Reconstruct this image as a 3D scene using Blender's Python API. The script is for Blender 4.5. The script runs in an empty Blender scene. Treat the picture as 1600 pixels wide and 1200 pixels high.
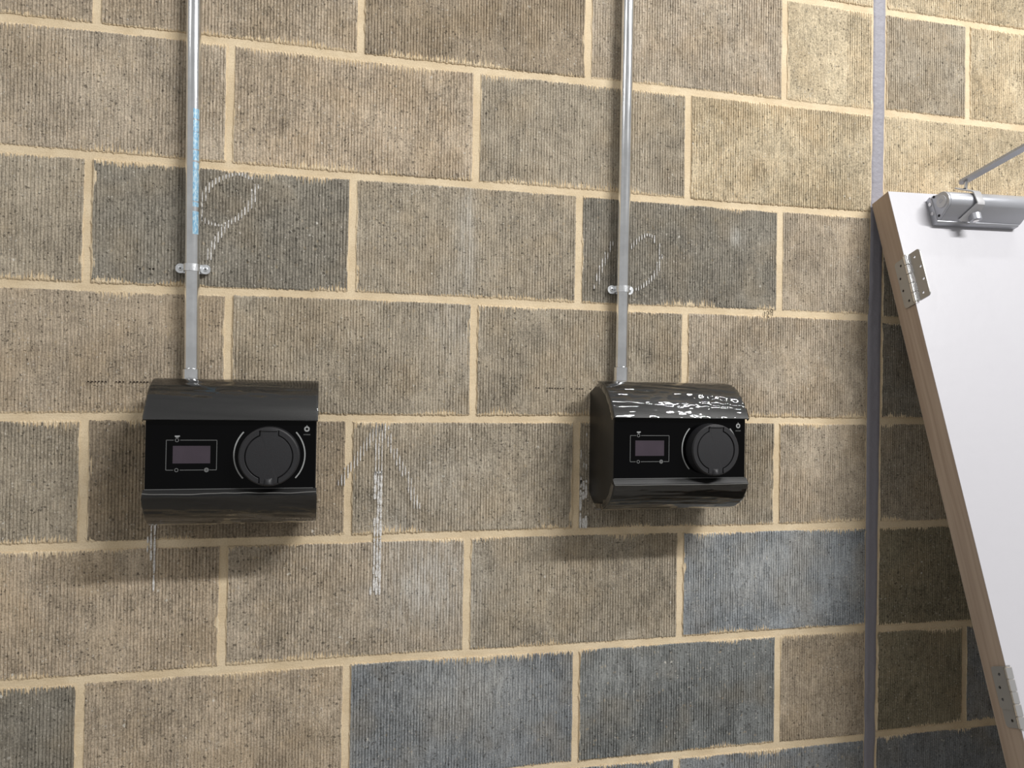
import bpy, bmesh, math, random
import numpy as np
from mathutils import Matrix, Vector, noise as mnoise
random.seed(7); rng = np.random.default_rng(7)
SC = bpy.context.scene
COL = SC.collection
PI = math.pi
Z0 = 2.149                      # height of the wall's reference bed joint above the floor

def lin(r, g, b, k=1.0):
    f = lambda c: (c/255/12.92 if c/255 <= .04045 else ((c/255+.055)/1.055)**2.4)
    return (f(r)*k, f(g)*k, f(b)*k, 1.0)

# ------------------------------------------------------------------ camera
cam_data = bpy.data.cameras.new('camera'); cam = bpy.data.objects.new('camera', cam_data); COL.objects.link(cam)
RIGHT = Vector((.972, -.2347, .0146)); DOWN = Vector((.0177, .011, -.9998)); FWD = Vector((.2345, .972, .0148))
M = Matrix((RIGHT, -DOWN, -FWD)).transposed().to_4x4(); M.translation = (.3929, -1.5146, -.6309 + Z0)
cam.matrix_world = M
cam_data.sensor_fit = 'HORIZONTAL'; cam_data.sensor_width = 36; cam_data.lens = 36*1250/1600
cam_data.clip_start = .02
SC.camera = cam
SC.view_settings.view_transform = 'Standard'; SC.view_settings.look = 'None'
SC.view_settings.gamma = 1; SC.view_settings.use_curve_mapping = False
SC.view_settings.exposure = 0.0

# ------------------------------------------------------------------ light
world = bpy.data.worlds.new('room'); SC.world = world; world.use_nodes = True
bg = world.node_tree.nodes['Background']
bg.inputs['Color'].default_value = (1.0, .99, .975, 1); bg.inputs['Strength'].default_value = .40

def area(name, loc, target, sx, sy, power, color):
    l = bpy.data.lights.new(name, 'AREA'); l.shape = 'RECTANGLE'; l.size = sx; l.size_y = sy
    l.energy = power; l.color = color
    o = bpy.data.objects.new(name, l); COL.objects.link(o); o.location = loc
    d = Vector(target) - Vector(loc)
    z = -d.normalized(); x = Vector((1, 0, 0)); y = z.cross(x).normalized(); x = y.cross(z).normalized()
    m = Matrix((x, y, z)).transposed().to_4x4(); m.translation = loc; o.matrix_world = m
    return o
area('ceiling_batten_light', (2.72, -2.75, 1.95 + Z0), (1.5, 0, -.5 + Z0), 1.9, .14, 172, (1.0, .99, .975))
area('ceiling_batten_light', (2.35, -.62, 2.0 + Z0), (1.6, 0, -.6 + Z0), 1.2, .10, 14, (1.0, .99, .975))
area('ceiling_batten_light', (-2.3, -2.7, 1.95 + Z0), (.2, 0, -.5 + Z0), 1.5, .14, 16, (1.0, .99, .975))

# ------------------------------------------------------------------ helpers
def mesh_obj(name, verts, faces, mat=None, parent=None, smooth=False, loc=None):
    me = bpy.data.meshes.new(name); me.from_pydata(verts, [], faces); me.update()
    if mat: me.materials.append(mat)
    if smooth: me.polygons.foreach_set('use_smooth', [True]*len(me.polygons))
    o = bpy.data.objects.new(name, me); COL.objects.link(o)
    if parent: o.parent = parent
    if loc: o.location = loc
    return o
def bm_obj(name, bm, mat=None, parent=None, smooth=False, loc=None):
    me = bpy.data.meshes.new(name)
    bmesh.ops.recalc_face_normals(bm, faces=bm.faces[:]); bm.to_mesh(me); bm.free()
    if mat: me.materials.append(mat)
    if smooth: me.polygons.foreach_set('use_smooth', [True]*len(me.polygons))
    o = bpy.data.objects.new(name, me); COL.objects.link(o)
    if parent: o.parent = parent
    if loc: o.location = loc
    return o
def empty(name, label=None, cat=None, loc=(0, 0, 0), group=None, parent=None):
    o = bpy.data.objects.new(name, None); COL.objects.link(o); o.location = loc; o.empty_display_size = .05
    if label: o['label'] = label
    if cat: o['category'] = cat
    if group: o['group'] = group
    if parent: o.parent = parent
    return o
def auto_smooth(o, ang=35):
    me = o.data
    me.polygons.foreach_set('use_smooth', [True]*len(me.polygons))
    me.set_sharp_from_angle(angle=math.radians(ang))
    return o
def box_bm(x0, x1, y0, y1, z0, z1, bev=0, seg=2):
    bm = bmesh.new(); bmesh.ops.create_cube(bm, size=1)
    for v in bm.verts:
        v.co = (x0 if v.co.x < 0 else x1, y0 if v.co.y < 0 else y1, z0 if v.co.z < 0 else z1)
    if bev: bmesh.ops.bevel(bm, geom=bm.edges[:], offset=bev, segments=seg, affect='EDGES', profile=.5)
    return bm
def box(name, x0, x1, y0, y1, z0, z1, mat, parent=None, bev=0, seg=2):
    return bm_obj(name, box_bm(x0, x1, y0, y1, z0, z1, bev, seg), mat, parent)
def prism_x(name, prof, x0, x1, mat, parent=None, bev=0, ang=35):
    """profile of (y, z) points swept along x"""
    bm = bmesh.new(); n = len(prof)
    a = [bm.verts.new((x0, y, z)) for y, z in prof]; b = [bm.verts.new((x1, y, z)) for y, z in prof]
    bm.faces.new(a); bm.faces.new(b[::-1])
    for i in range(n): bm.faces.new((a[i], b[i], b[(i+1) % n], a[(i+1) % n]))
    bmesh.ops.recalc_face_normals(bm, faces=bm.faces[:])
    if bev:
        caps = set(e for f in bm.faces if len(f.verts) == n for e in f.edges)
        bmesh.ops.bevel(bm, geom=list(caps), offset=bev, segments=2, affect='EDGES', profile=.5)
    return auto_smooth(bm_obj(name, bm, mat, parent), ang)
def cyl_bm(bm, p0, p1, r0, r1=None, seg=24, caps=True):
    p0 = Vector(p0); p1 = Vector(p1); r1 = r0 if r1 is None else r1
    d = (p1-p0).normalized(); u = d.orthogonal().normalized(); v = d.cross(u)
    a, b = [], []
    for i in range(seg):
        t = 2*PI*i/seg; q = u*math.cos(t)+v*math.sin(t)
        a.append(bm.verts.new(p0+q*r0)); b.append(bm.verts.new(p1+q*r1))
    for i in range(seg): bm.faces.new((a[i], a[(i+1) % seg], b[(i+1) % seg], b[i]))
    if caps: bm.faces.new(a[::-1]); bm.faces.new(b)
def cyl(name, p0, p1, r, mat, parent=None, seg=24, r1=None):
    bm = bmesh.new(); cyl_bm(bm, p0, p1, r, r1, seg); return auto_smooth(bm_obj(name, bm, mat, parent), 40)
def lathe(name, prof, mat, parent=None, seg=40, mtx=None, ang=40):
    """profile of (r, h) points turned about the local -y axis (h goes towards the viewer)"""
    bm = bmesh.new(); rings = []
    for r, h in prof:
        if r < 1e-6: rings.append([bm.verts.new((0, -h, 0))])
        else: rings.append([bm.verts.new((r*math.cos(2*PI*i/seg), -h, r*math.sin(2*PI*i/seg))) for i in range(seg)])
    for A, B in zip(rings, rings[1:]):
        for i in range(seg):
            j = (i+1) % seg
            if len(A) == 1 and len(B) == 1: continue
            if len(A) == 1: bm.faces.new((A[0], B[i], B[j]))
            elif len(B) == 1: bm.faces.new((A[i], A[j], B[0]))
            else: bm.faces.new((A[i], A[j], B[j], B[i]))
    if mtx: bmesh.ops.transform(bm, matrix=mtx, verts=bm.verts[:])
    return auto_smooth(bm_obj(name, bm, mat, parent), ang)
def plate_bm(outline, holes, thick, frame):
    """flat plate with real holes; 2-D outline mapped through frame(u, v, t) -> 3-D"""
    bm = bmesh.new(); edges = []
    def loop(pts):
        vs = [bm.verts.new((x, y, 0)) for x, y in pts]
        for i in range(len(vs)): edges.append(bm.edges.new((vs[i], vs[(i+1) % len(vs)])))
    loop(outline)
    for (x, y, r) in holes: loop([(x+r*math.cos(2*PI*i/14), y+r*math.sin(2*PI*i/14)) for i in range(14)])
    bmesh.ops.triangle_fill(bm, use_beauty=True, use_dissolve=False, edges=edges)
    r = bmesh.ops.extrude_face_region(bm, geom=bm.faces[:])
    for v in [g for g in r['geom'] if isinstance(g, bmesh.types.BMVert)]: v.co.z += thick
    for v in bm.verts: v.co = frame(*v.co)
    return bm
def round_rect(x0, x1, y0, y1, r, seg=5, corners=(1, 1, 1, 1)):
    pts = []
    for k, (cx, cy, a0) in enumerate(((x1, y1, 0), (x0, y1, 90), (x0, y0, 180), (x1, y0, 270))):
        if not corners[k]: pts.append((cx, cy)); continue
        ox = cx + (-r if cx == x1 else r); oy = cy + (-r if cy == y1 else r)
        for i in range(seg+1):
            a = math.radians(a0+90*i/seg); pts.append((ox+r*math.cos(a), oy+r*math.sin(a)))
    return pts
def ribbon(bm, pts, wdt, y, flip=False):
    """flat stroke in the x-z plane at depth y with a little thickness"""
    pts = [Vector((p[0], y, p[1])) for p in pts]
    L = []
    for i, p in enumerate(pts):
        t = (pts[min(i+1, len(pts)-1)]-pts[max(i-1, 0)]).normalized(); n = Vector((-t.z, 0, t.x))*wdt/2
        L.append((p+n, p-n))
    f0 = [[bm.verts.new(q) for q in ab] for ab in L]
    f1 = [[bm.verts.new(q+Vector((0, .0004, 0))) for q in ab] for ab in L]
    for i in range(len(L)-1):
        bm.faces.new((f0[i][0], f0[i][1], f0[i+1][1], f0[i+1][0]))
        bm.faces.new((f0[i][0], f0[i+1][0], f1[i+1][0], f1[i][0]))
        bm.faces.new((f0[i][1], f1[i][1], f1[i+1][1], f0[i+1][1]))
    for i in (0, len(L)-1): bm.faces.new((f0[i][0], f1[i][0], f1[i][1], f0[i][1]))
def arc(cx, cz, r, a0, a1, n=40):
    return [(cx+r*math.cos(math.radians(a0+(a1-a0)*i/n)), cz+r*math.sin(math.radians(a0+(a1-a0)*i/n))) for i in range(n+1)]

# ------------------------------------------------------------------ materials
class NT:
    def __init__(s, name):
        s.m = bpy.data.materials.new(name); s.m.use_nodes = True; s.t = s.m.node_tree
        s.b = s.t.nodes['Principled BSDF']; s.out = s.t.nodes['Material Output']
    def n(s, typ, **kw):
        nd = s.t.nodes.new(typ)
        for k, v in kw.items(): setattr(nd, k, v)
        return nd
    def put(s, sock, v):
        if isinstance(v, bpy.types.NodeSocket): s.t.links.new(v, sock)
        else: sock.default_value = v
    def math(s, op, a, b=None, c=None, clamp=False):
        nd = s.n('ShaderNodeMath', operation=op, use_clamp=clamp)
        for i, v in enumerate((a, b, c)):
            if v is not None: s.put(nd.inputs[i], v)
        return nd.outputs[0]
    def vmath(s, op, a, b):
        nd = s.n('ShaderNodeVectorMath', operation=op); s.put(nd.inputs[0], a); s.put(nd.inputs[1], b); return nd.outputs[0]
    def noise(s, vec, scale, detail=3, rough=.55, col=False):
        nd = s.n('ShaderNodeTexNoise'); s.put(nd.inputs['Vector'], vec)
        nd.inputs['Scale'].default_value = scale; nd.inputs['Detail'].default_value = detail; nd.inputs['Roughness'].default_value = rough
        return nd.outputs[1 if col else 0]
    def ramp(s, x, a, b, lo=0., hi=1.):
        nd = s.n('ShaderNodeMapRange'); nd.interpolation_type = 'SMOOTHSTEP'; s.put(nd.inputs[0], x)
        for i, v in enumerate((a, b, lo, hi)): s.put(nd.inputs[i+1], v)
        return nd.outputs[0]
    def mix(s, f, a, b, mode='MIX'):
        nd = s.n('ShaderNodeMix', data_type='RGBA', blend_type=mode)
        s.put(nd.inputs[0], f); s.put(nd.inputs[6], a); s.put(nd.inputs[7], b); return nd.outputs[2]
    def bump(s, h, dist, strength=1.0, normal=None):
        nd = s.n('ShaderNodeBump'); s.put(nd.inputs['Height'], h)
        nd.inputs['Distance'].default_value = dist; nd.inputs['Strength'].default_value = strength
        if normal is not None: s.put(nd.inputs['Normal'], normal)
        return nd.outputs[0]
    def coord(s): return s.n('ShaderNodeTexCoord').outputs['Object']
def plain(name, color, rough=.5, metal=0., spec=.5, coat=0., bump=None, coat_rough=.05, vary=0.):
    t = NT(name); b = t.b
    b.inputs['Base Color'].default_value = color; b.inputs['Roughness'].default_value = rough
    b.inputs['Metallic'].default_value = metal; b.inputs['Specular IOR Level'].default_value = spec
    b.inputs['Coat Weight'].default_value = coat; b.inputs['Coat Roughness'].default_value = coat_rough
    co = t.coord()
    if vary:
        nz = t.noise(co, 40, 4); t.put(b.inputs['Base Color'], t.mix(nz, tuple(c*(1-vary) for c in color[:3])+(1,), tuple(min(1, c*(1+vary)) for c in color[:3])+(1,)))
    if bump:
        sc, dist = bump; t.put(b.inputs['Normal'], t.bump(t.noise(co, sc, 3), dist))
    return t.m

MORTAR_A = lin(231, 213, 182); MORTAR_B = lin(215, 195, 162)
def mortar_color(t, co):
    a = t.noise(co, 14, 4); b = t.noise(co, 420, 3)
    c = t.mix(t.ramp(a, .3, .7), MORTAR_A, MORTAR_B)
    return t.mix(t.ramp(b, .35, .75, 0, .35), c, lin(170, 148, 116)), b
def mat_block():
    t = NT('block_concrete'); b = t.b
    tint = t.n('ShaderNodeAttribute', attribute_name='tint').outputs['Color']
    ext = t.n('ShaderNodeSeparateXYZ'); t.put(ext.inputs[0], t.n('ShaderNodeAttribute', attribute_name='ext').outputs['Vector'])
    hw, hh, grv = ext.outputs
    co = t.coord(); rnd = t.n('ShaderNodeObjectInfo').outputs['Random']
    off = t.n('ShaderNodeCombineXYZ'); 
    for i, k in enumerate((37., 11., 53.)): t.put(off.inputs[i], t.math('MULTIPLY', rnd, k))
    c2 = t.vmath('ADD', co, off.outputs[0])
    big = t.noise(c2, 7, 3); mid = t.noise(c2, 45, 4); fine = t.noise(c2, 330, 4, .65)
    streak = t.noise(t.vmath('MULTIPLY', c2, (1, 1, .10)), 210, 3)
    k = t.math('ADD', t.ramp(big, .3, .7, -.13, .13), t.ramp(fine, .30, .70, -.30, .32))
    k = t.math('ADD', k, t.ramp(streak, .3, .7, -.14, .14))
    k = t.math('ADD', t.math('ADD', k, t.ramp(mid, .3, .7, -.12, .12)), 1.0)
    col = t.mix(1.0, tint, t.mix(0., k, k), 'MULTIPLY')
    hue = t.noise(c2, 11, 2)
    col = t.mix(t.ramp(hue, .42, .70, 0, .6), col, t.mix(1., t.mix(.25, col, lin(160, 148, 128)), (1.05, 1.0, .93, 1), 'MULTIPLY'))
    warp = t.vmath('ADD', c2, t.vmath('MULTIPLY', t.vmath('SUBTRACT', t.noise(c2, 260, 2, .6, True), (.5, .5, .5)), (.008, .008, .008)))
    # pale and buff aggregate, dark pits
    def spots(scale, thr, rad, chan):
        v = t.n('ShaderNodeTexVoronoi'); t.put(v.inputs['Vector'], warp); v.inputs['Scale'].default_value = scale
        s = t.n('ShaderNodeSeparateColor'); t.put(s.inputs[0], v.outputs['Color'])
        pick = t.math('GREATER_THAN', s.outputs[chan], thr)
        return t.math('MULTIPLY', pick, t.ramp(v.outputs['Distance'], rad*.55, rad, 1, 0)), s
    pale, s1 = spots(230, .88, .36, 0); buff, s2 = spots(120, .955, .40, 1)
    big_pale, s4 = spots(75, .975, .22, 0)
    pit, s3 = spots(190, .88, .40, 2); pit2, s5 = spots(70, .955, .22, 1)
    col = t.mix(t.math('MULTIPLY', pale, .62), col, lin(214, 208, 196))
    col = t.mix(t.math('MULTIPLY', big_pale, .7), col, lin(218, 214, 204))
    col = t.mix(t.math('MULTIPLY', buff, .45), col, lin(182, 164, 134))
    pits = t.math('MAXIMUM', pit, pit2)
    col = t.mix(t.math('MULTIPLY', pits, .55), col, lin(60, 54, 48))
    pale_patch = t.n('ShaderNodeAttribute', attribute_name='pale_patch').outputs['Fac']
    pale_mix = t.math('MULTIPLY', pale_patch, t.math('ADD', t.ramp(streak, .35, .65, .1, .5), t.ramp(fine, .4, .65, 0, .25)))
    col = t.mix(pale_mix, col, lin(206, 206, 202))  # soft pale patches mixed over the block colour
    # mortar smeared over the arrises, further into the grooves
    sx = t.n('ShaderNodeSeparateXYZ'); t.put(sx.inputs[0], co)
    ex = t.math('SUBTRACT', hw, t.math('ABSOLUTE', sx.outputs[0])); ez = t.math('SUBTRACT', hh, t.math('ABSOLUTE', sx.outputs[2]))
    ed = t.math('MINIMUM', t.math('MULTIPLY', ex, 2.2), ez)
    colum = t.noise(t.vmath('MULTIPLY', c2, (1, 1, .2)), 190, 1); patch = t.noise(c2, 9, 2)
    reach = t.math('MULTIPLY', t.ramp(patch, .42, .68, .0008, .010), t.math('ADD', t.ramp(colum, .35, .7, .1, 1.0), t.math('MULTIPLY', grv, .9)))
    smear = t.ramp(t.math('SUBTRACT', ed, reach), -.0008, .0010, 1, 0)
    mc, _ = mortar_color(t, c2)
    col = t.mix(t.math('MULTIPLY', smear, .93), col, mc)
    t.put(b.inputs['Base Color'], col)
    b.inputs['Roughness'].default_value = .93; b.inputs['Specular IOR Level'].default_value = .25
    h = t.math('ADD', t.math('MULTIPLY', fine, .75), t.math('MULTIPLY', mid, .6))
    h = t.math('ADD', h, t.math('MULTIPLY', streak, .5))
    h = t.math('SUBTRACT', h, t.math('MULTIPLY', pits, 1.1))
    h = t.math('ADD', h, t.math('MULTIPLY', pale, .2))
    t.put(b.inputs['Normal'], t.bump(h, .0016, .8))
    return t.m
def mat_mortar():
    t = NT('mortar_sand_cement'); co = t.coord()
    c, f = mortar_color(t, co); t.put(t.b.inputs['Base Color'], c)
    t.b.inputs['Roughness'].default_value = .95; t.b.inputs['Specular IOR Level'].default_value = .2
    drag = t.noise(t.vmath('MULTIPLY', co, (.15, 1, 1)), 160, 3)
    h = t.math('ADD', t.math('MULTIPLY', f, .5), t.math('ADD', t.math('MULTIPLY', t.noise(co, 30, 3), 1.2), t.math('MULTIPLY', drag, .7)))
    t.put(t.b.inputs['Normal'], t.bump(h, .0014, .7)); return t.m
def mat_wood():
    t = NT('timber_lipping'); co = t.coord()
    g = t.noise(t.vmath('MULTIPLY', co, (1, 1, .03)), 130, 4); h = t.noise(t.vmath('MULTIPLY', co, (1, 1, .05)), 34, 2)
    c = t.mix(t.ramp(h, .35, .65), lin(182, 164, 148), lin(162, 143, 127)); c = t.mix(t.ramp(g, .45, .75, 0, .5), c, lin(142, 122, 106))
    t.put(t.b.inputs['Base Color'], c); t.b.inputs['Roughness'].default_value = .6
    t.put(t.b.inputs['Normal'], t.bump(g, .0004, .5)); return t.m
def mat_steel(name, color, rough, aniso_axis=(1, 1, .03), var=.15):
    t = NT(name); co = t.coord(); t.b.inputs['Metallic'].default_value = 1
    n1 = t.noise(t.vmath('MULTIPLY', co, aniso_axis), 300, 3); n2 = t.noise(co, 25, 3)
    t.put(t.b.inputs['Base Color'], t.mix(t.ramp(n2, .3, .7), tuple(c*(1-var) for c in color[:3])+(1,), color))
    t.put(t.b.inputs['Roughness'], t.ramp(n1, .3, .7, rough*.8, rough*1.25)); return t.m
def mat_film():
    t = NT('clear_protective_film'); co = t.coord()
    tr = t.n('ShaderNodeBsdfTransparent'); tr.inputs[0].default_value = (.97, .97, .96, 1)
    gl = t.n('ShaderNodeBsdfGlossy'); gl.inputs['Color'].default_value = (1, 1, 1, 1); gl.inputs['Roughness'].default_value = .055
    w = t.noise(t.vmath('MULTIPLY', co, (.07, 1, 1)), 70, 2); nb = t.bump(w, .0012, .7); t.put(gl.inputs['Normal'], nb)
    fr = t.n('ShaderNodeFresnel'); fr.inputs['IOR'].default_value = 1.5; t.put(fr.inputs['Normal'], nb)
    f = t.math('ADD', t.math('MULTIPLY', fr.outputs[0], 1.3), .012, clamp=True)
    mx = t.n('ShaderNodeMixShader'); t.put(mx.inputs[0], f); t.put(mx.inputs[1], tr.outputs[0]); t.put(mx.inputs[2], gl.outputs[0])
    t.t.links.new(mx.outputs[0], t.out.inputs['Surface']); return t.m
def mat_print():
    t = NT('blue_printed_ink'); co = t.coord()
    s = t.n('ShaderNodeSeparateXYZ'); t.put(s.inputs[0], co)
    n1 = t.noise(t.vmath('MULTIPLY', co, (1, 1, .35)), 520, 2)
    t.put(t.b.inputs['Base Color'], t.mix(t.ramp(n1, .42, .6), lin(112, 160, 190), lin(168, 194, 206)))
    t.b.inputs['Metallic'].default_value = .15; t.b.inputs['Roughness'].default_value = .4; return t.m
def mat_chalk(name, c1, c2):
    t = NT(name); co = t.coord(); n = t.noise(co, 350, 3)
    t.put(t.b.inputs['Base Color'], t.mix(t.ramp(n, .35, .65), c1, c2)); t.b.inputs['Roughness'].default_value = 1
    t.b.inputs['Specular IOR Level'].default_value = .1; return t.m
def mat_floor():
    t = NT('floor_concrete'); co = t.coord(); n = t.noise(co, 3, 5); f = t.noise(co, 120, 3)
    t.put(t.b.inputs['Base Color'], t.mix(t.ramp(n, .3, .7), lin(140, 136, 130), lin(118, 114, 108)))
    t.b.inputs['Roughness'].default_value = .7; t.put(t.b.inputs['Normal'], t.bump(f, .001, .4)); return t.m
MB = mat_block(); MM = mat_mortar(); MWOOD = mat_wood(); MFILM = mat_film(); MPRINT = mat_print(); MFLOOR = mat_floor()
MCHALK = mat_chalk('white_chalk', lin(232, 230, 227), lin(190, 186, 180)); MPENCIL = mat_chalk('dark_pencil', lin(40, 34, 30), lin(66, 58, 52))
MSEAL = plain('grey_sealant', lin(142, 140, 148), .55, bump=(60, .002), vary=.08)
MGALV = mat_steel('galvanised_steel', (.88, .895, .91, 1), .15); MZINC = mat_steel('bright_zinc', (.88, .90, .92, 1), .33, (1, 1, 1), .05)
MSTAIN = plain('satin_stainless', lin(168, 167, 166), .33, metal=.6, vary=.04); MCHROME = mat_steel('polished_steel', (.80, .79, .78, 1), .14, (1, 1, 1), .04)
MSILVER = plain('silver_paint', lin(176, 178, 184), .36, metal=.45, bump=(600, .0002), vary=.03)
MSILVER2 = plain('pale_silver_plastic', lin(190, 190, 192), .45, bump=(500, .0002), vary=.03)
MBLACK = plain('black_powder_coat', lin(21, 21, 21), .42, bump=(700, .0003), vary=.1)
MGLOSS = plain('black_gloss_panel', lin(4, 4, 5), .07, spec=.12, bump=(3, .0003))
MRUBBER = plain('charcoal_plastic', lin(33, 33, 36), .5, bump=(900, .0002), vary=.05); MGAP = plain('dark_recess', lin(10, 10, 10), .8, vary=.1)
MEDGE = plain('film_edge_glint', lin(118, 118, 116), .3, vary=.35)  # pale grey painted for light glinting off the folded film edge
MSCREEN = plain('display_glass', lin(62, 53, 62), .12, vary=.18); MWHITE_INK = plain('pale_grey_ink', lin(150, 152, 152), .5, vary=.05)
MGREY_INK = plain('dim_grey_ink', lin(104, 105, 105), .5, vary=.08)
MDOOR = plain('white_laminate', lin(186, 185, 190), .38, bump=(25, .0004), vary=.012); MSCREW = plain('dark_screw', lin(70, 66, 62), .4, metal=.8, vary=.1)

# ------------------------------------------------------------------ setting: wall of concrete blocks, floor
floor = box('floor', -3.5, 6.0, -5.5, .30, -.06, 0, MFLOOR); floor['kind'] = 'structure'
wall = box('wall_back', -1.6, 3.6, .0023, .20, 0, 3.35, MM); wall['kind'] = 'structure'
PITCH = .0056; MJ = .0068; NROW = 22       # rib pitch, half joint

BED = {-4: (0, 0, .9045), -3: (0, 0, .6795), -2: (0, 0, .4545), -1: (0, 0, .2290), 0: (.0022, -.0006, .0003), 1: (0, .0008, -.2245), 2: (-.0022, .0048, -.4512),
       3: (-.0012, .0042, -.6773), 4: (-.0035, .0058, -.901), 5: (-.0013, .005, -1.1278), 6: (0, -.002, -1.3560), 7: (0, 0, -1.5830), 8: (0, 0, -1.808)}
BED_R = {-4: .9045, -3: .6795, -2: .4545, -1: .2300, 0: .0068, 1: -.2230, 2: -.4515, 3: -.6730, 4: -.9009, 5: -1.1275, 6: -1.3545, 7: -1.5815, 8: -1.808}
def bed(j, x, right):
    if right: return BED_R[j]
    a, b, c = BED[j]; x = max(-.15, min(1.6, x)); return (a*x+b)*x+c + .0012*math.sin(7.3*x+2.1*j)
def seal_left(z): return 1.5638 + max(-.0085, min(0, z*.012 if z > -.4 else -.0085*1.0))
def seal_right(z): return 1.5968 + (z*.009 if z > -1.6 else -.0144)
B_ = lin(149, 137, 120); D_ = lin(121, 116, 106); G_ = lin(124, 128, 131); P_ = lin(156, 143, 125); Y_ = lin(168, 155, 131); K_ = lin(118, 121, 123); K2 = lin(107, 109, 108); O_ = lin(142, 133, 118); L_ = lin(152, 141, 125)
DK = lin(136, 124, 107); Q_ = lin(120, 113, 95)
HEADS = {-3: [-.675, -.223, .228, .677, 1.128], -2: [-.445, .005, .456, .906, 1.347], -1: [-.675, -.223, .228, .677, 1.128], 0: [-.445, .0065, .4585, .906, 1.3472], 1: [-.675, -.223, .2280, .6806, 1.1259], 2: [-.450, -.0011, .4489, .8919, 1.3399],
         3: [-.665, -.216, .2335, .6823, 1.124], 4: [-.448, .0009, .4496, .8915, 1.3372], 5: [-.665, -.217, .2328, .676, 1.1186],
         6: [-.446, .0037, .4526, .8979, 1.3436], 7: [-.665, -.217, .2315, .676, 1.1150], 8: [-.446, .003, .450, .895, 1.34]}
TINT = {-3: [B_, L_, O_, B_, Y_], -2: [O_, B_, L_, B_, Y_], -1: [B_, B_, D_, B_, Y_], 0: [B_, B_, DK, L_, Y_], 1: [B_, L_, P_, O_, Y_], 2: [O_, D_, O_, D_, L_],
        3: [B_, B_, O_, O_, L_], 4: [O_, DK, O_, O_, L_], 5: [B_, P_, L_, O_, G_], 6: [D_, P_, K_, K2, B_], 7: [B_, B_, D_, K_, K_], 8: [B_, D_, B_, G_, B_]}
TINT_LAST = {0: Y_, 2: L_, 4: L_, 6: B_, 8: B_}
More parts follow.
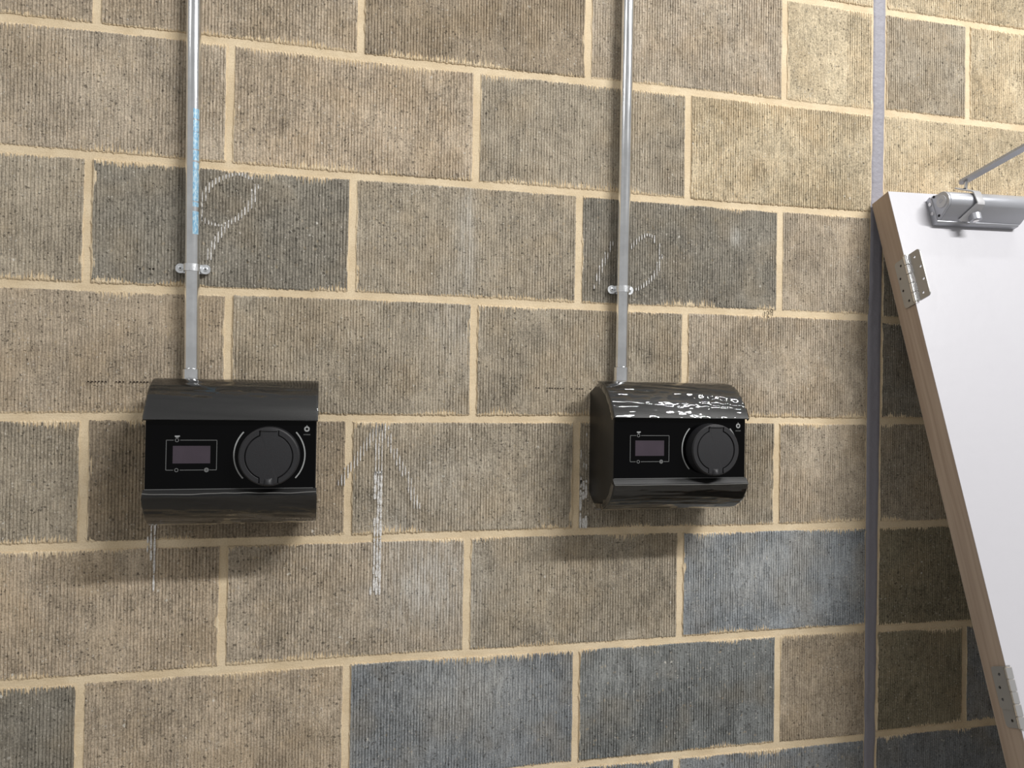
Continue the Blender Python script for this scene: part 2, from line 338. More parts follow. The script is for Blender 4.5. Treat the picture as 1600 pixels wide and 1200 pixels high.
# share of the face where the combing has been rubbed flat
SMOOTH = {(0, 5): .95, (1, 1): .55, (2, 1): .35, (1, 4): .3, (5, 1): .4, (6, 2): .45}
def make_block(x0, x1, jt, right, tint, flat, seed):
    jb = jt+1
    w = x1-x0; n = max(4, int(round(w/PITCH)))
    cx = (x0+x1)/2; ct = bed(jt, cx, right)-MJ; cb = bed(jb, cx, right)+MJ; cz = (ct+cb)/2
    S = []
    for k in range(n): S += [(k+.0, 1), (k+.24, 0), (k+.76, 0)]
    S.append((n, 1)); S = np.array(S); s = S[:, 0]/n; g = S[:, 1]
    rows = np.array([0, .012, .04]+[.04+.92*q/NROW for q in range(1, NROW)]+[.96, .988, 1.])
    ns, nr = len(s), len(rows)
    X = x0+s*w
    top = np.array([bed(jt, x, right) for x in X])-MJ+rng.normal(0, .0008, ns)-rng.random(ns)*.001*(g < .5)
    bot = np.array([bed(jb, x, right) for x in X])+MJ+rng.normal(0, .0008, ns)
    V = np.zeros((nr, ns, 3)); prow = rng.normal(0, .0003, 2)
    amp = np.zeros((nr, ns))
    for i in range(nr):
        for j in range(0, ns, 3):
            q = mnoise.noise((X[j]*9+seed*3.1, rows[i]*2.1+seed*7.7, seed)); q3 = mnoise.noise((X[j]*150+seed, rows[i]*11+seed*5, seed))
            q2 = mnoise.noise((X[j]*40+seed, rows[i]*5, seed*2))
            a = 1-flat*max(0, min(1, .75+1.6*q)) if flat > .2 else 1-max(0, min(.6, .12+1.1*q+.4*q2))
            a *= 1-max(0, min(.7, .10+.8*q3))
            if flat > .9: a = .02 if s[j] < .70+.05*q3 else 1.0
            amp[i, j:j+3] = a
    jit = rng.normal(0, .00022, (nr, ns))
    sxn = (s-.5); tilt = rng.normal(0, .0007, 2); proud = rng.normal(0, .0006)
    for i, t in enumerate(rows):
        V[i, :, 0] = X-cx + (rng.normal(0, .0005, ns) if i in (0, nr-1) else 0)
        V[i, :, 2] = top*(1-t)+bot*t-cz
        edge = .0011 if i in (0, nr-1) else 0
        V[i, :, 1] = g*.0021*np.clip(amp[i], .06, 1) + jit[i]*(1-.4*g) + tilt[0]*sxn+tilt[1]*(t-.5)-proud+edge
    V[:, :, 1] = np.minimum(V[:, :, 1], .0021)
    for jj in (0, ns-1):
        V[:, jj, 0] += rng.normal(0, .0010, nr); V[:, jj, 1] = np.maximum(V[:, jj, 1], .0008)
    verts = V.reshape(-1, 3).tolist(); faces = []
    for i in range(nr-1):
        o = i*ns
        faces += [(o+j, o+ns+j, o+ns+j+1, o+j+1) for j in range(ns-1)]
    ring = list(range(ns)) + [i*ns+ns-1 for i in range(1, nr)] + [(nr-1)*ns+j for j in range(ns-2, -1, -1)] + [i*ns for i in range(nr-2, 0, -1)]
    base = len(verts)
    for r in ring: v = verts[r]; verts.append([v[0], .03, v[2]])
    m = len(ring)
    faces += [(ring[i], ring[(i+1) % m], base+(i+1) % m, base+i) for i in range(m)]
    me = bpy.data.meshes.new('block'); me.from_pydata(verts, [], faces); me.update()
    N = len(verts)
    at = me.attributes.new('ext', 'FLOAT_VECTOR', 'POINT'); arr = np.zeros((N, 3)); arr[:, 0] = w/2; arr[:, 1] = (ct-cb)/2
    arr[:ns*nr, 2] = np.tile(g, nr); at.data.foreach_set('vector', arr.ravel())
    tt = np.array(tint)*1.28*rng.uniform(.94, 1.05); tt[3] = 1
    at = me.attributes.new('tint', 'FLOAT_COLOR', 'POINT'); at.data.foreach_set('color', np.tile(tt, N))
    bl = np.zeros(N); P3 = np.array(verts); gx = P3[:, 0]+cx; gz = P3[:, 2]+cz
    for bx, bz, rx, rz, k in PALE_PATCHES: bl = np.maximum(bl, k*np.exp(-((gx-bx)/rx)**2-((gz-bz)/rz)**2))
    at = me.attributes.new('pale_patch', 'FLOAT', 'POINT'); at.data.foreach_set('value', bl)
    me.materials.append(MB)
    o = bpy.data.objects.new('block', me); COL.objects.link(o); o.parent = wall; o.location = (cx, 0, cz+Z0)
    return o
# soft oval patches of paler tone on a few blocks
PALE_PATCHES = [(.60, -.99, .10, .09, 1.), (.545, -.94, .05, .12, .6), (.68, -1.20, .13, .07, .8), (1.30, -.985, .12, .08, .8), (.645, -.49, .05, .09, .45), (.665, -.33, .02, .14, .6), (.98, -1.18, .08, .08, .35), (.62, -.80, .09, .07, .3), (1.235, -.29, .018, .018, .7)]
sd = 1
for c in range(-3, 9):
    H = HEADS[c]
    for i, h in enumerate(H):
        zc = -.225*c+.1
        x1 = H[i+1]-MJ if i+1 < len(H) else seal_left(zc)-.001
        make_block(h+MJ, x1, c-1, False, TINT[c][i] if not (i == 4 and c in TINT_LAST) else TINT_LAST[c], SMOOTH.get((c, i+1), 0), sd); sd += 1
RT = {-3: [Y_, Y_, Y_], -2: [Y_, L_, Y_], -1: [Y_, Y_, Y_], 0: [O_, Y_, Y_], 1: [Y_, Y_, B_], 2: [D_, B_, B_], 3: [D_, B_, B_], 4: [O_, B_, O_], 5: [Q_, O_, B_], 6: [Q_, K_, B_], 7: [K_, K_, B_], 8: [O_, B_, B_]}
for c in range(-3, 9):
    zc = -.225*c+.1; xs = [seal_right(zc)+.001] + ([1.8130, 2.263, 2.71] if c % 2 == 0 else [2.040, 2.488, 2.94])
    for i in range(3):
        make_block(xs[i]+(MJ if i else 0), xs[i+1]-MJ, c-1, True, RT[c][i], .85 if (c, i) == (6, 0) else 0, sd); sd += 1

# sealant in the movement joint
verts, faces = [], []; NR = 176
for i in range(NR+1):
    z = .90-i*(2.72/NR); l = seal_left(z); r = seal_right(z)
    l += .0016*mnoise.noise((z*22, 3, 0))-.0012; r += .0022*mnoise.noise((z*18, 9, 0))+.0008
    if abs(z-.012) < .010: l += .006*(1-abs(z-.012)/.010)
    for k in range(7):
        u = k/6; yy = -.0012+.0022*math.sin(PI*u)**.7 + .0007*mnoise.noise((u*3, z*9, 5))
        if k in (0, 6): yy = .004
        verts.append((l+(r-l)*u, yy, z+Z0+(.004*math.sin(u*5) if abs(z-.012) < .02 else 0)))
for i in range(NR):
    for k in range(6): a = i*7+k; faces.append((a, a+7, a+8, a+1))
mesh_obj('sealant_strip', verts, faces, MSEAL, wall, smooth=True)['label'] = 'grey sealant in the vertical movement joint'

# chalk and pencil marks: dashes on the tops of the combing
def dashes(name, strokes, label, mat=MCHALK, wdt=.007, gap=.0, dash_w=.0022, y=-.0011, solid=1.0, pitch=PITCH):
    bm = bmesh.new()
    for pts in strokes:
        cells = {}
        for si, ((xa, za), (xb, zb)) in enumerate(zip(pts, pts[1:])):
            m = max(2, int(math.hypot(xb-xa, zb-za)/.0008)); side = 1 if xb >= xa else -1
            for q in range(m+1):
                x = xa+(xb-xa)*q/m; z = za+(zb-za)*q/m
                for dx in (-wdt/2, 0, wdt/2):
                    k = (round((x+dx)/pitch), side); lo, hi = cells.get(k, (9, -9)); cells[k] = (min(lo, z-wdt*.45), max(hi, z+wdt*.45))
        for (k, _), (lo, hi) in cells.items():
            z = lo
            while z < hi:
                seg = min(hi-z, random.uniform(.010, .034)); xx = k*pitch+random.uniform(-.0004, .0004)
                if random.random() < solid and seg > .0015:
                    a = dash_w*random.uniform(.35, .6)
                    vs = [(xx-a*.6, z), (xx+a*.6, z+.0004), (xx+a, z+seg*.4), (xx+a*.5, z+seg), (xx-a*.5, z+seg*.97), (xx-a, z+seg*.5)]
                    f = [bm.verts.new((q[0], y, q[1]+Z0)) for q in vs]; g2 = [bm.verts.new((q[0], y+.0012, q[1]+Z0)) for q in vs]
                    bm.faces.new(f)
                    for q in range(6): bm.faces.new((f[q], f[(q+1) % 6], g2[(q+1) % 6], g2[q]))
                z += seg + gap*random.random()
    o = bm_obj(name, bm, mat, wall); o['label'] = label; return o
dashes('chalk_mark', [[(.1829, -.3233), (.1815, -.3039), (.1875, -.2794), (.199, -.2601), (.215, -.2485), (.2334, -.2402), (.2509, -.2376), (.2675, -.2444)],
    [(.2755, -.2566), (.2715, -.2802), (.263, -.2982), (.2458, -.3168), (.2274, -.3296), (.2169, -.3475), (.2053, -.3655), (.1991, -.3831), (.1961, -.3947)],
    [(.1829, -.321), (.1949, -.3294), (.2112, -.3329), (.2242, -.3321)]], 'looped white chalk mark beside the left conduit', wdt=.005)
dashes('chalk_mark', [[(.9606, -.3182), (.9461, -.3539), (.9356, -.3802), (.9279, -.4127)],
    [(1.0006, -.3289), (1.0142, -.3125), (1.0349, -.2982), (1.0517, -.3024), (1.0618, -.3214), (1.0649, -.3409), (1.0624, -.3646), (1.05, -.3862), (1.0307, -.4027), (1.0141, -.4126)]],
    'looped white chalk mark around the right conduit', wdt=.0045, solid=.9)
dashes('chalk_mark', [[(.5055, -.689), (.4802, -.7261), (.4585, -.7617), (.4459, -.7735), (.4359, -.7982)], [(.5126, -.6889), (.5276, -.7273), (.54, -.7549), (.5561, -.7839), (.5687, -.8191), (.5775, -.8433)],
    [(.5043, -.689), (.5047, -.7799)]], 'head of an upward chalk arrow', wdt=.0075, solid=.96, gap=.002)
dashes('chalk_mark', [[(.5035, -.7799), (.503, -.8921)], [(.502, -.904), (.5013, -1.0004)]], 'thick white shaft of the chalk arrow', wdt=.0115, dash_w=.0052, solid=.97, gap=.001)
dashes('chalk_mark', [[(.1125, -.8605), (.1153, -.9781)]], 'white chalk line under the left charger', wdt=.009, dash_w=.0035, solid=.8, gap=.006)
dashes('chalk_mark', [[(.9065, -.690), (.9076, -.80)]], 'faint chalk line beside the right charger', wdt=.009, dash_w=.003, solid=.35, gap=.012)
dashes('chalk_mark', [[(.9078, -.80), (.9080, -.8874)]], 'white chalk line under the right charger', wdt=.010, dash_w=.006, solid=.85, gap=.005)
for a, b in (((.8074, -.6145), (.9172, -.6152)), ((.0046, -.6167), (.1102, -.6159)), ((.0855, -.4176), (.1126, -.4162)), ((.9158, -.4171), (.928, -.4165))):
    dashes('pencil_mark', [[a, b]], 'dashed dark pencil line', mat=MPENCIL, wdt=.0022, dash_w=.0042, solid=.72)
bm = bmesh.new()
K = .0068
def glyph(pts, ox, oz, s): ribbon(bm, [(ox+x*s, oz+z*s+Z0) for x, z in pts], .0013, -.0014)
glyph([(.1, .75), (.2, .9), (.15, -.1), (.1, -.45)], 1.3020, -.4535, .0090)
glyph([(0, .75), (.25, 1.0), (.5, .75), (.45, .35), (.3, .0), (.35, -.35), (.7, -.45)], 1.3085, -.4530, .0090)
glyph([(.55, .8), (.25, 1.0), (0, .6), (.15, .15), (.5, .3), (.6, .85), (.55, -.1), (.5, -.6)], 1.3175, -.4486, .0090)
bm_obj('pencil_number', bm, MPENCIL, wall)['label'] = 'small number 129 handwritten on a bed joint'

# ------------------------------------------------------------------ conduits with saddles
def conduit(xt, zt, xb, zb, label, printed):
    e = empty('conduit', label, 'conduit', (xb, -.0195, zb-.006+Z0), 'galvanised conduits on the block wall')
    k = (xt-xb)/(zt-zb); P = lambda z: (k*z, 0, z)
    bm = bmesh.new(); cyl_bm(bm, P(.006), P(1.16), .0125, seg=40); auto_smooth(bm_obj('pipe', bm, MGALV, e), 40)
    bm = bmesh.new(); cyl_bm(bm, P(.0), P(.026), .0150, seg=40); cyl_bm(bm, P(.026), P(.0275), .0150, .0128, seg=40); auto_smooth(bm_obj('coupler', bm, MGALV, e), 40)
    if printed:
        verts, faces = [], []
        z = .262
        def patch(z0, z1):
            b0 = len(verts)
            for zz in (z0, z1):
                for i in range(7):
                    a = math.radians(-82+50*i/6); verts.append((k*zz+.01262*math.cos(a), .01262*math.sin(a), zz))
            for i in range(6): faces.append((b0+i, b0+i+1, b0+8+i, b0+7+i))
        for ln, gp in ((.040, .008), (.008, .002), (.055, .001), (.012, .003), (.018, .002), (.030, .001), (.020, .002), (.018, .0)):
            patch(z, z+ln); z += ln+gp
        p = mesh_obj('blue_print', verts, faces, MPRINT, e, smooth=True); p['label'] = 'blurred blue lettering printed up the pipe'
    return e
conduit(.16695, .0609, .17568, -.6126, 'galvanised conduit with blue print rising from the left charger', True)
conduit(.98108, .1677, .97621, -.5914, 'galvanised conduit without print rising from the right charger', False)
def saddle(xc, zc, half, label):
    e = empty('pipe_saddle', label, 'pipe clip', (xc, 0, zc+Z0), 'saddles holding the conduits')
    hz = .0062; t = .0014; R = .0126; yc = -.0195
    # spacer base
    bm = plate_bm(round_rect(-half-.008, half+.008, -hz*1.3, hz*1.3, .0075), [], .004, lambda u, v, w: (u, -.0022-w, v)); auto_smooth(bm_obj('spacer_bar', bm, MZINC, e))
    # strap over the pipe
    path = [(-.0165, -.0070), (-.0150, -.0076)] + [((R+.0004)*math.cos(a), yc-(R+.0004)*math.sin(a)) for a in [PI*(1-i/20) for i in range(21)]] + [(.0150, -.0076), (.0165, -.0070)]
    path = [(-R-.0006, -.0070)] + path[2:-2] + [(R+.0006, -.0070)]
    bm = bmesh.new(); A = []
    for i, (x, y) in enumerate(path):
        a = path[max(i-1, 0)]; b = path[min(i+1, len(path)-1)]; tx, ty = b[0]-a[0], b[1]-a[1]; L = math.hypot(tx, ty); nx, ny = ty/L, -tx/L
        if nx*x+ny*(y-yc) < 0: nx, ny = -nx, -ny
        A.append([bm.verts.new((x, y, hz)), bm.verts.new((x+nx*t, y+ny*t, hz)), bm.verts.new((x+nx*t, y+ny*t, -hz)), bm.verts.new((x, y, -hz))])
    for a, b in zip(A, A[1:]):
        for q in range(4): bm.faces.new((a[q], a[(q+1) % 4], b[(q+1) % 4], b[q]))
    bm.faces.new(A[0]); bm.faces.new(A[-1][::-1]); auto_smooth(bm_obj('strap', bm, MZINC, e), 50)
    for s in (-1, 1):
        c = s*half
        out = round_rect(c-.0085, c+.0085, -.0085, .0085, .0080, 7) 
        bm = plate_bm(out, [], .0022, lambda u, v, w: (u, -.0066-w, v)); ear = auto_smooth(bm_obj('ear', bm, MZINC, e))
        lathe('screw', [(0, .0106), (.0012, .0108), (.0036, .0102), (.0044, .0086)], MZINC, ear, 20, Matrix.Translation((c, 0, 0)))
        bm = bmesh.new()
        for a in (0.5, 2.07): 
            d = Vector((math.cos(a), 0, math.sin(a)))*.0021; ribbon(bm, [(c-d.x, -d.z), (c+d.x, d.z)], .0010, -.0110)
        bm_obj('screw_slot', bm, MGAP, ear)
saddle(.1727, -.4145, .0207, 'zinc saddle clamping the left conduit, under the blue print')
saddle(.9775, -.4155, .0187, 'zinc saddle clamping the right conduit beside the chalk loop')

# ------------------------------------------------------------------ wall chargers
TOPC = [(.050, .1275), (.066, .1262), (.082, .1215), (.098, .1130), (.112, .1020), (.125, .0885), (.136, .0745), (.1445, .0600)]
LOWC = [(.1450, -.0625), (.1425, -.0700), (.1360, -.0810), (.1260, -.0920), (.1120, -.1030), (.0960, -.1110), (.0780, -.1165), (.0580, -.1192), (.0400, -.1195)]
def offset(pl, d, inward):
    out = []
    for i, (a, b) in enumerate(pl):
        p = pl[max(i-1, 0)]; q = pl[min(i+1, len(pl)-1)]; tx, tz = q[0]-p[0], q[1]-p[1]; L = math.hypot(tx, tz); nx, nz = tz/L, -tx/L
        # outward = away from (0.06, 0)
        if nx*(a-.05)+nz*b < 0: nx, nz = -nx, -nz
        s = -d if inward else d; out.append((a+nx*s, b+nz*s))
    return out
def film_sheet(name, prof, x0, x1, parent, seed, amp, fold=.012):
    """thin crumpled sheet following a cover and folded round both ends"""
    pl = offset(prof, .0016, False); W = x1-x0
    # resample the profile
    L = [0]
    for a, b in zip(pl, pl[1:]): L.append(L[-1]+math.hypot(b[0]-a[0], b[1]-a[1]))
    NV = 34; pts = []
    for i in range(NV+1):
        s = L[-1]*i/NV; k = max(0, min(len(L)-2, next((q for q in range(len(L)-1) if L[q+1] >= s), len(L)-2))); f = (s-L[k])/(L[k+1]-L[k])
        pts.append((pl[k][0]+(pl[k+1][0]-pl[k][0])*f, pl[k][1]+(pl[k+1][1]-pl[k][1])*f))
    nrm = []
    for i in range(NV+1):
        p = pts[max(i-1, 0)]; q = pts[min(i+1, NV)]; tx, tz = q[0]-p[0], q[1]-p[1]; l = math.hypot(tx, tz); nx, nz = tz/l, -tx/l
        if nx*(pts[i][0]-.05)+nz*pts[i][1] < 0: nx, nz = -nx, -nz
        nrm.append((nx, nz))
    NU = 96; us = [('L', 2), ('L', 1)] + [('M', i) for i in range(NU+1)] + [('R', 1), ('R', 2)]
    verts, faces = [], []
    for (kind, i) in us:
        for j in range(NV+1):
            v = j/NV; (d, z), (nx, nz) = pts[j], nrm[j]
            u = i/NU if kind == 'M' else (0 if kind == 'L' else 1)
            X = x0+W*u; inn = 0
            if kind != 'M': inn = fold*(i/2)*(1+.35*mnoise.noise((v*9, seed+i, 3))); X += (-.0016 if kind == 'L' else .0016)*(1+.8*mnoise.noise((v*22, seed, i)))
            # long creases fanning across the sheet
            a = (v*6.5+.9*math.sin(u*2.2+seed)+.6*u*math.sin(seed*3.1)); 
            wv = mnoise.noise((u*.9+seed, a*1.9, seed*.7)); wv2 = 1-2*abs(mnoise.noise((u*1.15+seed*2, a*3.6, seed)))
            dsp = amp*(.9*wv+.75*max(0, wv2)**2 + .10*mnoise.noise((u*2.2, v*22+u*3, seed)))
            ends = min(1, 6*min(u, 1-u)+.35) 
            dsp = max(-.0011, dsp*ends) if kind == 'M' else 0
            verts.append((X, -(d+nx*(dsp-inn)), z+nz*(dsp-inn)))
    m = NV+1
    for c in range(len(us)-1):
        for j in range(NV): a = c*m+j; faces.append((a, a+1, a+m+1, a+m))
    o = mesh_obj(name, verts, faces, MFILM, parent, smooth=True); o['label'] = 'crumpled clear protective film'
    return o
def film_edge(x0, x1, d, z, amp, seed, parent):
    bm = bmesh.new(); pts = []
    for i in range(61):
        u = i/60; pts.append((x0+(x1-x0)*u, z+amp*(mnoise.noise((u*2.6, seed, 0))+.35*mnoise.noise((u*9, seed, 4)))+amp*1.2*abs(u-.5)**3*4))
    ribbon(bm, pts, .0011, -d); o = bm_obj('film_edge', bm, MEDGE, parent); o['label'] = 'free edge of the protective film, its glint painted pale'
def charger(x0, zc, label, seed, film_top, film_low):
    e = empty('ev_charger', label, 'charger', (x0, 0, zc+Z0), 'black chargers mounted on the block wall'); W = .270
    prof = [(0.0006, -.092), (.040, -.1165)] + offset(LOWC, .003, True)[::-1][1:-1] + [(.138, -.0570), (.134, -.0535), (.134, .0600)] + offset(TOPC, .003, True)[::-1][1:] + [(.0006, .107)]
    prism_x('body', [(-d, z) for d, z in prof], .0022, W-.0022, MBLACK, e, .0008, 25)
    # curved covers
    def cover(name, pl, extra_in):
        inner = offset(pl, .0028, True)
        return prism_x(name, [(-d, z) for d, z in pl]+[(-d, z) for d, z in inner[::-1]], 0, W, MBLACK, e, .0007, 25)
    cover('top_cover', TOPC, 0)
    cover('bottom_cover', LOWC, 0)
    # bevelled sill above the lower cover, highlight on its upper arris painted as a grey strip
    prism_x('sill', [(-.1345, -.0535), (-.1372, -.0520), (-.1380, -.0525), (-.1450, -.0612), (-.1450, -.0635), (-.1345, -.0635)], .0005, W-.0005, MBLACK, e, 0, 20)
    box('sill_edge_highlight', .003, W-.006, -.1384, -.1370, -.0524, -.0515, MGREY_INK, e)
    box('front_panel', .003, W-.0030, -.1362, -.1338, -.0530, .0598, MGLOSS, e, .0004)
    yf = -.1366
    # display with its thin frame, three marks
    box('display', .0440, .1010, yf+.0002, yf+.0008, -.0105, .0178, MSCREEN, e)
    bm = bmesh.new(); zt, zb, xl, xr = .0270, -.0212, .0340, .1108; xi, xj = .0500, .0955
    for p in ([(xi-.005, zt), (xl, zt), (xl, zb), (xi-.005, zb)], [(xi+.005, zt), (xr, zt), (xr, zb), (xj+.0045, zb)], [(xj-.0045, zb), (xi+.005, zb)]):
        for a, b in zip(p, p[1:]): ribbon(bm, [a, b], .0009, yf)
    bm_obj('display_frame', bm, MGREY_INK, e)
    for (x, z, fill) in ((xi, zt, 0), (xi, zb, 0), (xj, zb, 1)):
        bm = bmesh.new(); ribbon(bm, arc(x, z, .0026, 0, 360, 24), .0010 if not fill else .0022, yf)
        if fill: ribbon(bm, [(x-.0012, z), (x+.0012, z)], .0012, yf)
        bm_obj('icon', bm, MGREY_INK, e)
    bm = bmesh.new(); ribbon(bm, [(xi-.0034, zt+.0062), (xi+.0042, zt+.0064)], .0022, yf); ribbon(bm, [(xi-.002, zt+.0045), (xi+.0025, zt+.0046)], .0010, yf); bm_obj('icon', bm, MWHITE_INK, e)
    # ring emblem and tiny line of lettering
    bm = bmesh.new(); lx, lz = .2522, .0458
    ribbon(bm, arc(lx, lz, .0033, 0, 360, 32), .0025, yf); ribbon(bm, [(lx, lz+.0044), (lx, lz+.0062)], .0012, yf); bm_obj('emblem', bm, MWHITE_INK, e)
    bm = bmesh.new(); q = lx-.0050
    for wd in (.0014, .0016, .0015, .0014, .0016):
        ribbon(bm, [(q, lz-.0104), (q, lz-.0085), (q+wd, lz-.0085)], .0004, yf); ribbon(bm, [(q, lz-.0095), (q+wd, lz-.0095), (q+wd, lz-.0104)], .0004, yf); q += wd+.0007
    bm_obj('small_lettering', bm, MGREY_INK, e)
    # socket: two light arcs, protruding bezel with spring flap
    sx, sz = .1935, .0015
    for a0 in (137.5, -42.5):
        bm = bmesh.new(); ribbon(bm, arc(sx, sz+.001, .0562, a0, a0+85, 40), .0022, yf); bm_obj('light_arc', bm, MWHITE_INK, e)
    T = Matrix.Translation((sx, 0, sz)); R = .0478; RL = .0372; TW = .0145; D = .1610
    lathe('socket_collar', [(R+.0010, .1355), (R+.0004, .150), (R-.0002, D-.0018), (R-.0018, D-.0004), (R-.0030, D-.0004), (R-.0030, D-.006), (0, D-.006)], MRUBBER, e, 64, T)
    brk = math.acos(TW/RL)
    angs = sorted(set([2*PI*i/120 for i in range(120)] + [s*PI/2+q*dd for s in (1, 3) for q in (-1, 1) for dd in (math.asin(TW/(R-.0022)), math.asin(TW/RL), math.asin(TW/RL)-1e-3, math.asin(TW/RL)+1e-3)]))
    angs = sorted(a % (2*PI) for a in angs)
    def lid_r(a, grow):
        r = RL+grow; tw = TW+grow
        c = abs(math.cos(a))
        if r*c <= tw+1e-9: r = min(tw/max(c, 1e-6), R-.0022)
        return r
    def flat_ring(name, rin, rout, y0, y1, mat, skip=False):
        bm = bmesh.new(); P = []
        for a in angs:
            ri, ro = rin(a), rout(a); c, s = math.cos(a), math.sin(a)
            P.append([bm.verts.new((sx+r*c, yy, sz+r*s)) for r, yy in ((ri, y1), (ri, y0+.0006), (ri+.0006, y0), (max(ro-.0008, ri+.0007), y0), (max(ro, ri+.0008), y0+.0008), (max(ro, ri+.0008), y1))])
        n = len(P)
        for i in range(n):
            A, B = P[i], P[(i+1) % n]
            if skip and (rout(angs[i])-rin(angs[i]) < .001 or rout(angs[(i+1) % n])-rin(angs[(i+1) % n]) < .001): continue
            for k in range(5): bm.faces.new((A[k], A[k+1], B[k+1], B[k]))
        return auto_smooth(bm_obj(name, bm, mat, e), 35)
    flat_ring('bezel', lambda a: lid_r(a, .0008), lambda a: R-.0014, -D-.0008, -D+.006, MRUBBER, True)
    bm = bmesh.new(); ctr = bm.verts.new((sx, -D-.0002, sz)); P = []
    for a in angs:
        r = lid_r(a, -.0006); c, s = math.cos(a), math.sin(a)
        P.append([bm.verts.new((sx+q*c, yy, sz+q*s)) for q, yy in ((r-.0022, -D-.0004), (r-.0008, -D-.0003), (r, -D+.0006), (r, -D+.0055))])
    for i in range(len(P)):
        A, B = P[i], P[(i+1) % len(P)]; bm.faces.new((ctr, A[0], B[0]))
        for k in range(3): bm.faces.new((A[k], A[k+1], B[k+1], B[k]))
    lid = auto_smooth(bm_obj('socket_lid', bm, MRUBBER, e), 30)
    # hinge bar at the top of the flap, thumb scoop at its bottom
    bm = box_bm(sx-TW+.0014, sx+TW-.0014, -D-.0020, -D+.002, sz+.0412, sz+.0442, .0008); auto_smooth(bm_obj('hinge_bar', bm, MRUBBER, lid), 40)
    verts, faces = [], []; n1, n2 = 12, 9
    for i in range(n1+1):
        for j in range(n2+1):
            u = i/n1*2-1; v = j/n2; hgt = .0055*max(0, 1-u*u)**.8*(math.sin(PI*(.12+.5*v)) if v > 0 else .1)*(1 if v < 1 else 0)
            verts.append((sx+u*.0082*(.72+.28*v), -D-.0002-hgt, sz-.0345-.0122*v))
    for i in range(n1):
        for j in range(n2): a = i*(n2+1)+j; faces.append((a, a+1, a+n2+2, a+n2+1))
    mesh_obj('thumb_tab', verts, faces, MRUBBER, lid, smooth=True)
    film_sheet('protective_film', [(.046, .1270)]+TOPC, -.0004, W+.0004, e, seed, film_top)
    film_edge(.001, W-.001, .1472, -.0600 if film_top < .001 else -.0630, .0050 if film_top < .001 else .0008, seed, e)
    film_sheet('protective_film', LOWC, -.0004, W+.0004, e, seed+5.3, film_low)
    return e
charger(.1225, -.7370, 'black charger with dull film on its top, under the blue-printed conduit', 2.3, .0009, .0011)
charger(.9165, -.7275, 'black charger with bright shiny film on its top, nearer the white door', 7.9, .0015, .0011)

# ------------------------------------------------------------------ loose door leaning on the wall
LD = 2.04; TD = .0546
wv = Vector((.99973, 0, .0232)); dv = Vector((.0221, -.2978, -.9544)).normalized(); wv = (wv-dv*wv.dot(dv)).normalized(); yv = wv.cross(dv); yv = yv if yv.y > 0 else -yv; nv = -yv
C0 = Vector((1.5595, -.0561, -.1852+Z0))
door = empty('door', 'white laminate door with bare timber edge leaning on the block wall', 'door')
m = Matrix((wv, yv, -dv)).transposed().to_4x4(); m.translation = C0+dv*LD; door.matrix_world = m
Zd = lambda d: LD-d
WD = .926
box('core', .008, WD, .0009, TD-.0009, 0, LD, MWOOD, door)
box('edge_lipping', 0, .008, .0009, TD-.0003, 0, LD, MWOOD, door, .0006)['label'] = 'bare brown timber lipping'
box('front_facing', 0.0003, WD, 0, .0009, 0, LD, MDOOR, door, .0003)['label'] = 'white laminate facing'
box('back_facing', 0.0003, WD, TD-.0009, TD, 0, LD, MDOOR, door, .0003)
def hinge(d0, opened, label):
    h = empty('hinge', parent=door); h['label'] = label
    H = .102; ax = -.0085; zt = Zd(d0)
    holes = [(.0165, .012), (.0070, .037), (.0070, .064), (.0165, .090)]
    def leaf(name, y_in, y_out, x0, flip):
        # outline in (y, z); rounded at the free side
        s = 1 if y_out > y_in else -1; Lw = abs(y_out-y_in)
        out = round_rect(0, Lw, 0, H, .007, 6, (1, 0, 0, 1))
        hs = [(Lw-a, H-b, .0027) for a, b in holes]
        bm = plate_bm(out, hs, .0025, lambda u, v, t: (x0+t, y_in+s*u, zt-H+v)); return auto_smooth(bm_obj(name, bm, MSTAIN, h), 30)
    a = leaf('fixed_leaf', -.0015, .0285, -.0030, False)
    for q, b in holes:
        y = -.0015+(.030-q)
        cyl('screw', (-.0018, y, zt-b), (.0005, y, zt-b), .0026, MSCREW, h, 14)
    if opened: leaf('free_leaf', -.0155, -.0455, -.0030, True)
    else:
        out = round_rect(0, .030, 0, H*.70, .006, 6, (1, 0, 0, 1)); 
        bm = plate_bm(out, [(.0200, .016, .0027), (.020, .036, .0027), (.014, .058, .0027)], .0025, lambda u, v, t: (-.0060+t, -.0015+u, zt-H*.70+v)); auto_smooth(bm_obj('free_leaf', bm, MSTAIN, h), 30)
    # knuckle: five barrels on a pin
    L5 = H/5
    for k in range(5):
        z1 = zt-k*L5-.0004; z2 = zt-(k+1)*L5+.0004; r = .0066 if k != 2 else .0062
        bm = bmesh.new(); cyl_bm(bm, (-.0045, ax, z1-.0008), (-.0045, ax, z2+.0008), r, seg=20); cyl_bm(bm, (-.0045, ax, z1), (-.0045, ax, z1-.0008), r-.0008, r, seg=20); cyl_bm(bm, (-.0045, ax, z2+.0008), (-.0045, ax, z2), r, r-.0008, seg=20)
        auto_smooth(bm_obj('knuckle', bm, MCHROME, h), 40)
    cyl('pin', (-.0045, ax, zt+.0025), (-.0045, ax, zt-H-.0025), .0045, MCHROME, h, 18)
hinge(.157, True, 'upper steel hinge opened flat with four holes in its free leaf')
hinge(.954, False, 'lower steel hinge folded shut')
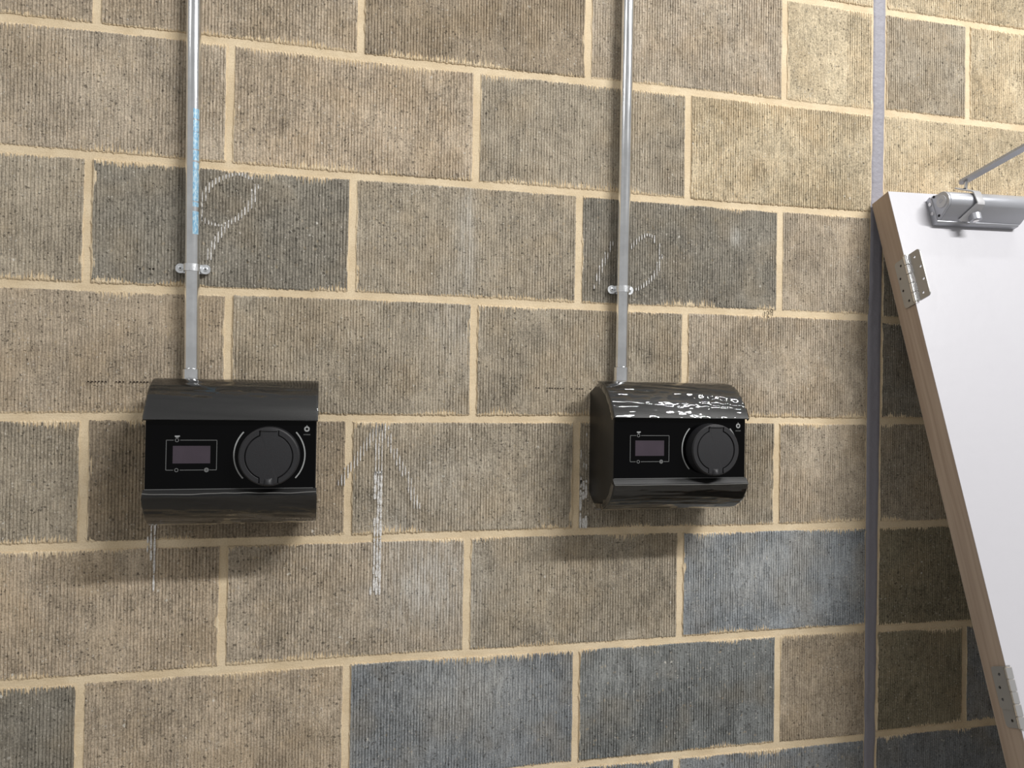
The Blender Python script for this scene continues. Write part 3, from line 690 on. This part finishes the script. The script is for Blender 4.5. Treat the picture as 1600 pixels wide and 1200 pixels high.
# closer
cl = empty('door_closer', parent=door); cl['label'] = 'silver overhead door closer with arm'
CW0, CW1 = .090, .302
base = [(0, .019), (.010, .016), (.0150, .018), (.0165, .0760), (.013, .0785), (0, .0785)]
nose = [(.0140, .0170)]
for i in range(17):
    a = math.radians(100-150*i/16); nose.append((.0380+.0205*math.cos(a), .0420-.0205*math.sin(a)))
nose += [(.0190, .0735), (.0140, .0750)]
fl = lambda pl: [(-n, Zd(d)) for n, d in pl]
prism_x('mounting_plate', fl(base), CW0-.001, CW1-.004, MSILVER, cl, .0015, 30)
prism_x('closer_body', fl(nose), CW0+.006, CW1-.001, MSILVER, cl, .0012, 30)
prism_x('end_cap', fl([(n, d) for n, d in nose]), CW0+.0005, CW0+.006, MSILVER, cl, .0012, 30)
def sidedisc(name, n, d, r, t, mat, x=CW0):
    return cyl(name, (x+.001, -n, Zd(d)), (x-t, -n, Zd(d)), r, mat, cl, 28, r*.92)
sidedisc('end_disc', .0385, .0425, .0140, .0016, MSILVER2)
bm = bmesh.new()
for k, (dn, dd) in enumerate(((-.004, -.003), (0, -.003), (-.004, .002), (.0, .002), (.004, .001))):
    q = box_bm(CW0-.0020, CW0-.0014, -(.039+dn)-.0012, -(.039+dn)+.0012, Zd(.0405+dd)-.0016, Zd(.0405+dd)+.0016)
    me_ = bpy.data.meshes.new('t'); q.to_mesh(me_); q.free(); bm.from_mesh(me_); bpy.data.meshes.remove(me_)
bm_obj('end_mark', bm, MSILVER, cl)
for n, d in ((.0085, .033), (.0085, .055)):
    sidedisc('cap_screw', n+.001, d, .0042, .0022, MCHROME, CW0-.001); 
for n, d in ((.0215, .0215), (.0225, .0665)): sidedisc('screw_hole', n, d, .0030, .0004, MGAP)
# bracket wrapped over the nose, triangular gusset and pinion boss underneath
bx0, bx1 = .152, .170
path = [(.020, -.0060), (.030, .0030), (.0590, .0250), (.0625, .0300), (.0655, .0560), (.0630, .0600)]
inn = [(.0185, -.0040), (.0285, .0050), (.0570, .0270), (.0600, .0310), (.0628, .0555), (.0615, .0580)]
prism_x('bracket', fl(path)+fl(inn[::-1]), bx0, bx1, MSILVER2, cl, .0006, 40)
bm = bmesh.new()
tri = [(.118, .030, .0790), (.178, .030, .0790), (bx1, .060, .056), (bx0, .060, .056)]; A = []
lo = [(.136, .022, .0745), (.172, .022, .0745), (bx1, .0615, .0560), (bx0, .0615, .0560)]
hi = [(.140, .024, .0790), (.172, .024, .0790), (bx1, .0640, .0600), (bx0, .0640, .0600)]
va = [bm.verts.new((x, -n, Zd(d))) for x, n, d in lo]; vb = [bm.verts.new((x, -n, Zd(d))) for x, n, d in hi]
bm.faces.new(va); bm.faces.new(vb[::-1])
for i in range(4): bm.faces.new((va[i], va[(i+1) % 4], vb[(i+1) % 4], vb[i]))
bm_obj('gusset', bm, MSILVER2, cl)
cyl('pinion', (.163, -.0385, Zd(.070)), (.163, -.0385, Zd(.0835)), .0125, MSILVER, cl, 28, .0118)
cyl('pinion_screw', (.163, -.0385, Zd(.0830)), (.163, -.0385, Zd(.0848)), .0060, MCHROME, cl, 20)
cyl('arm_stud', (.1680, -.0300, Zd(.002)), (.1720, -.0335, Zd(-.0145)), .0042, MCHROME, cl, 18)
# flat arm swung out into the room
bm = bmesh.new(); a0 = Vector((.1735, -.0335, Zd(-.0150))); a1 = Vector((.2165, -.215, Zd(-.0150))); t = (a1-a0).normalized(); s = Vector((0, 0, 1)).cross(t)
ou = [a0+s*.0110*math.cos(b)-t*(.006+.0095*math.sin(b)) for b in [PI*i/10 for i in range(11)]] + [a1-s*.0105, a1+s*.0105]
f = [bm.verts.new(p) for p in ou]; g = [bm.verts.new(p+Vector((0, 0, .0050))) for p in ou]
bm.faces.new(f); bm.faces.new(g[::-1])
for i in range(len(f)): bm.faces.new((f[i], f[(i+1) % len(f)], g[(i+1) % len(f)], g[i]))
bm_obj('arm', bm, MSILVER, cl)
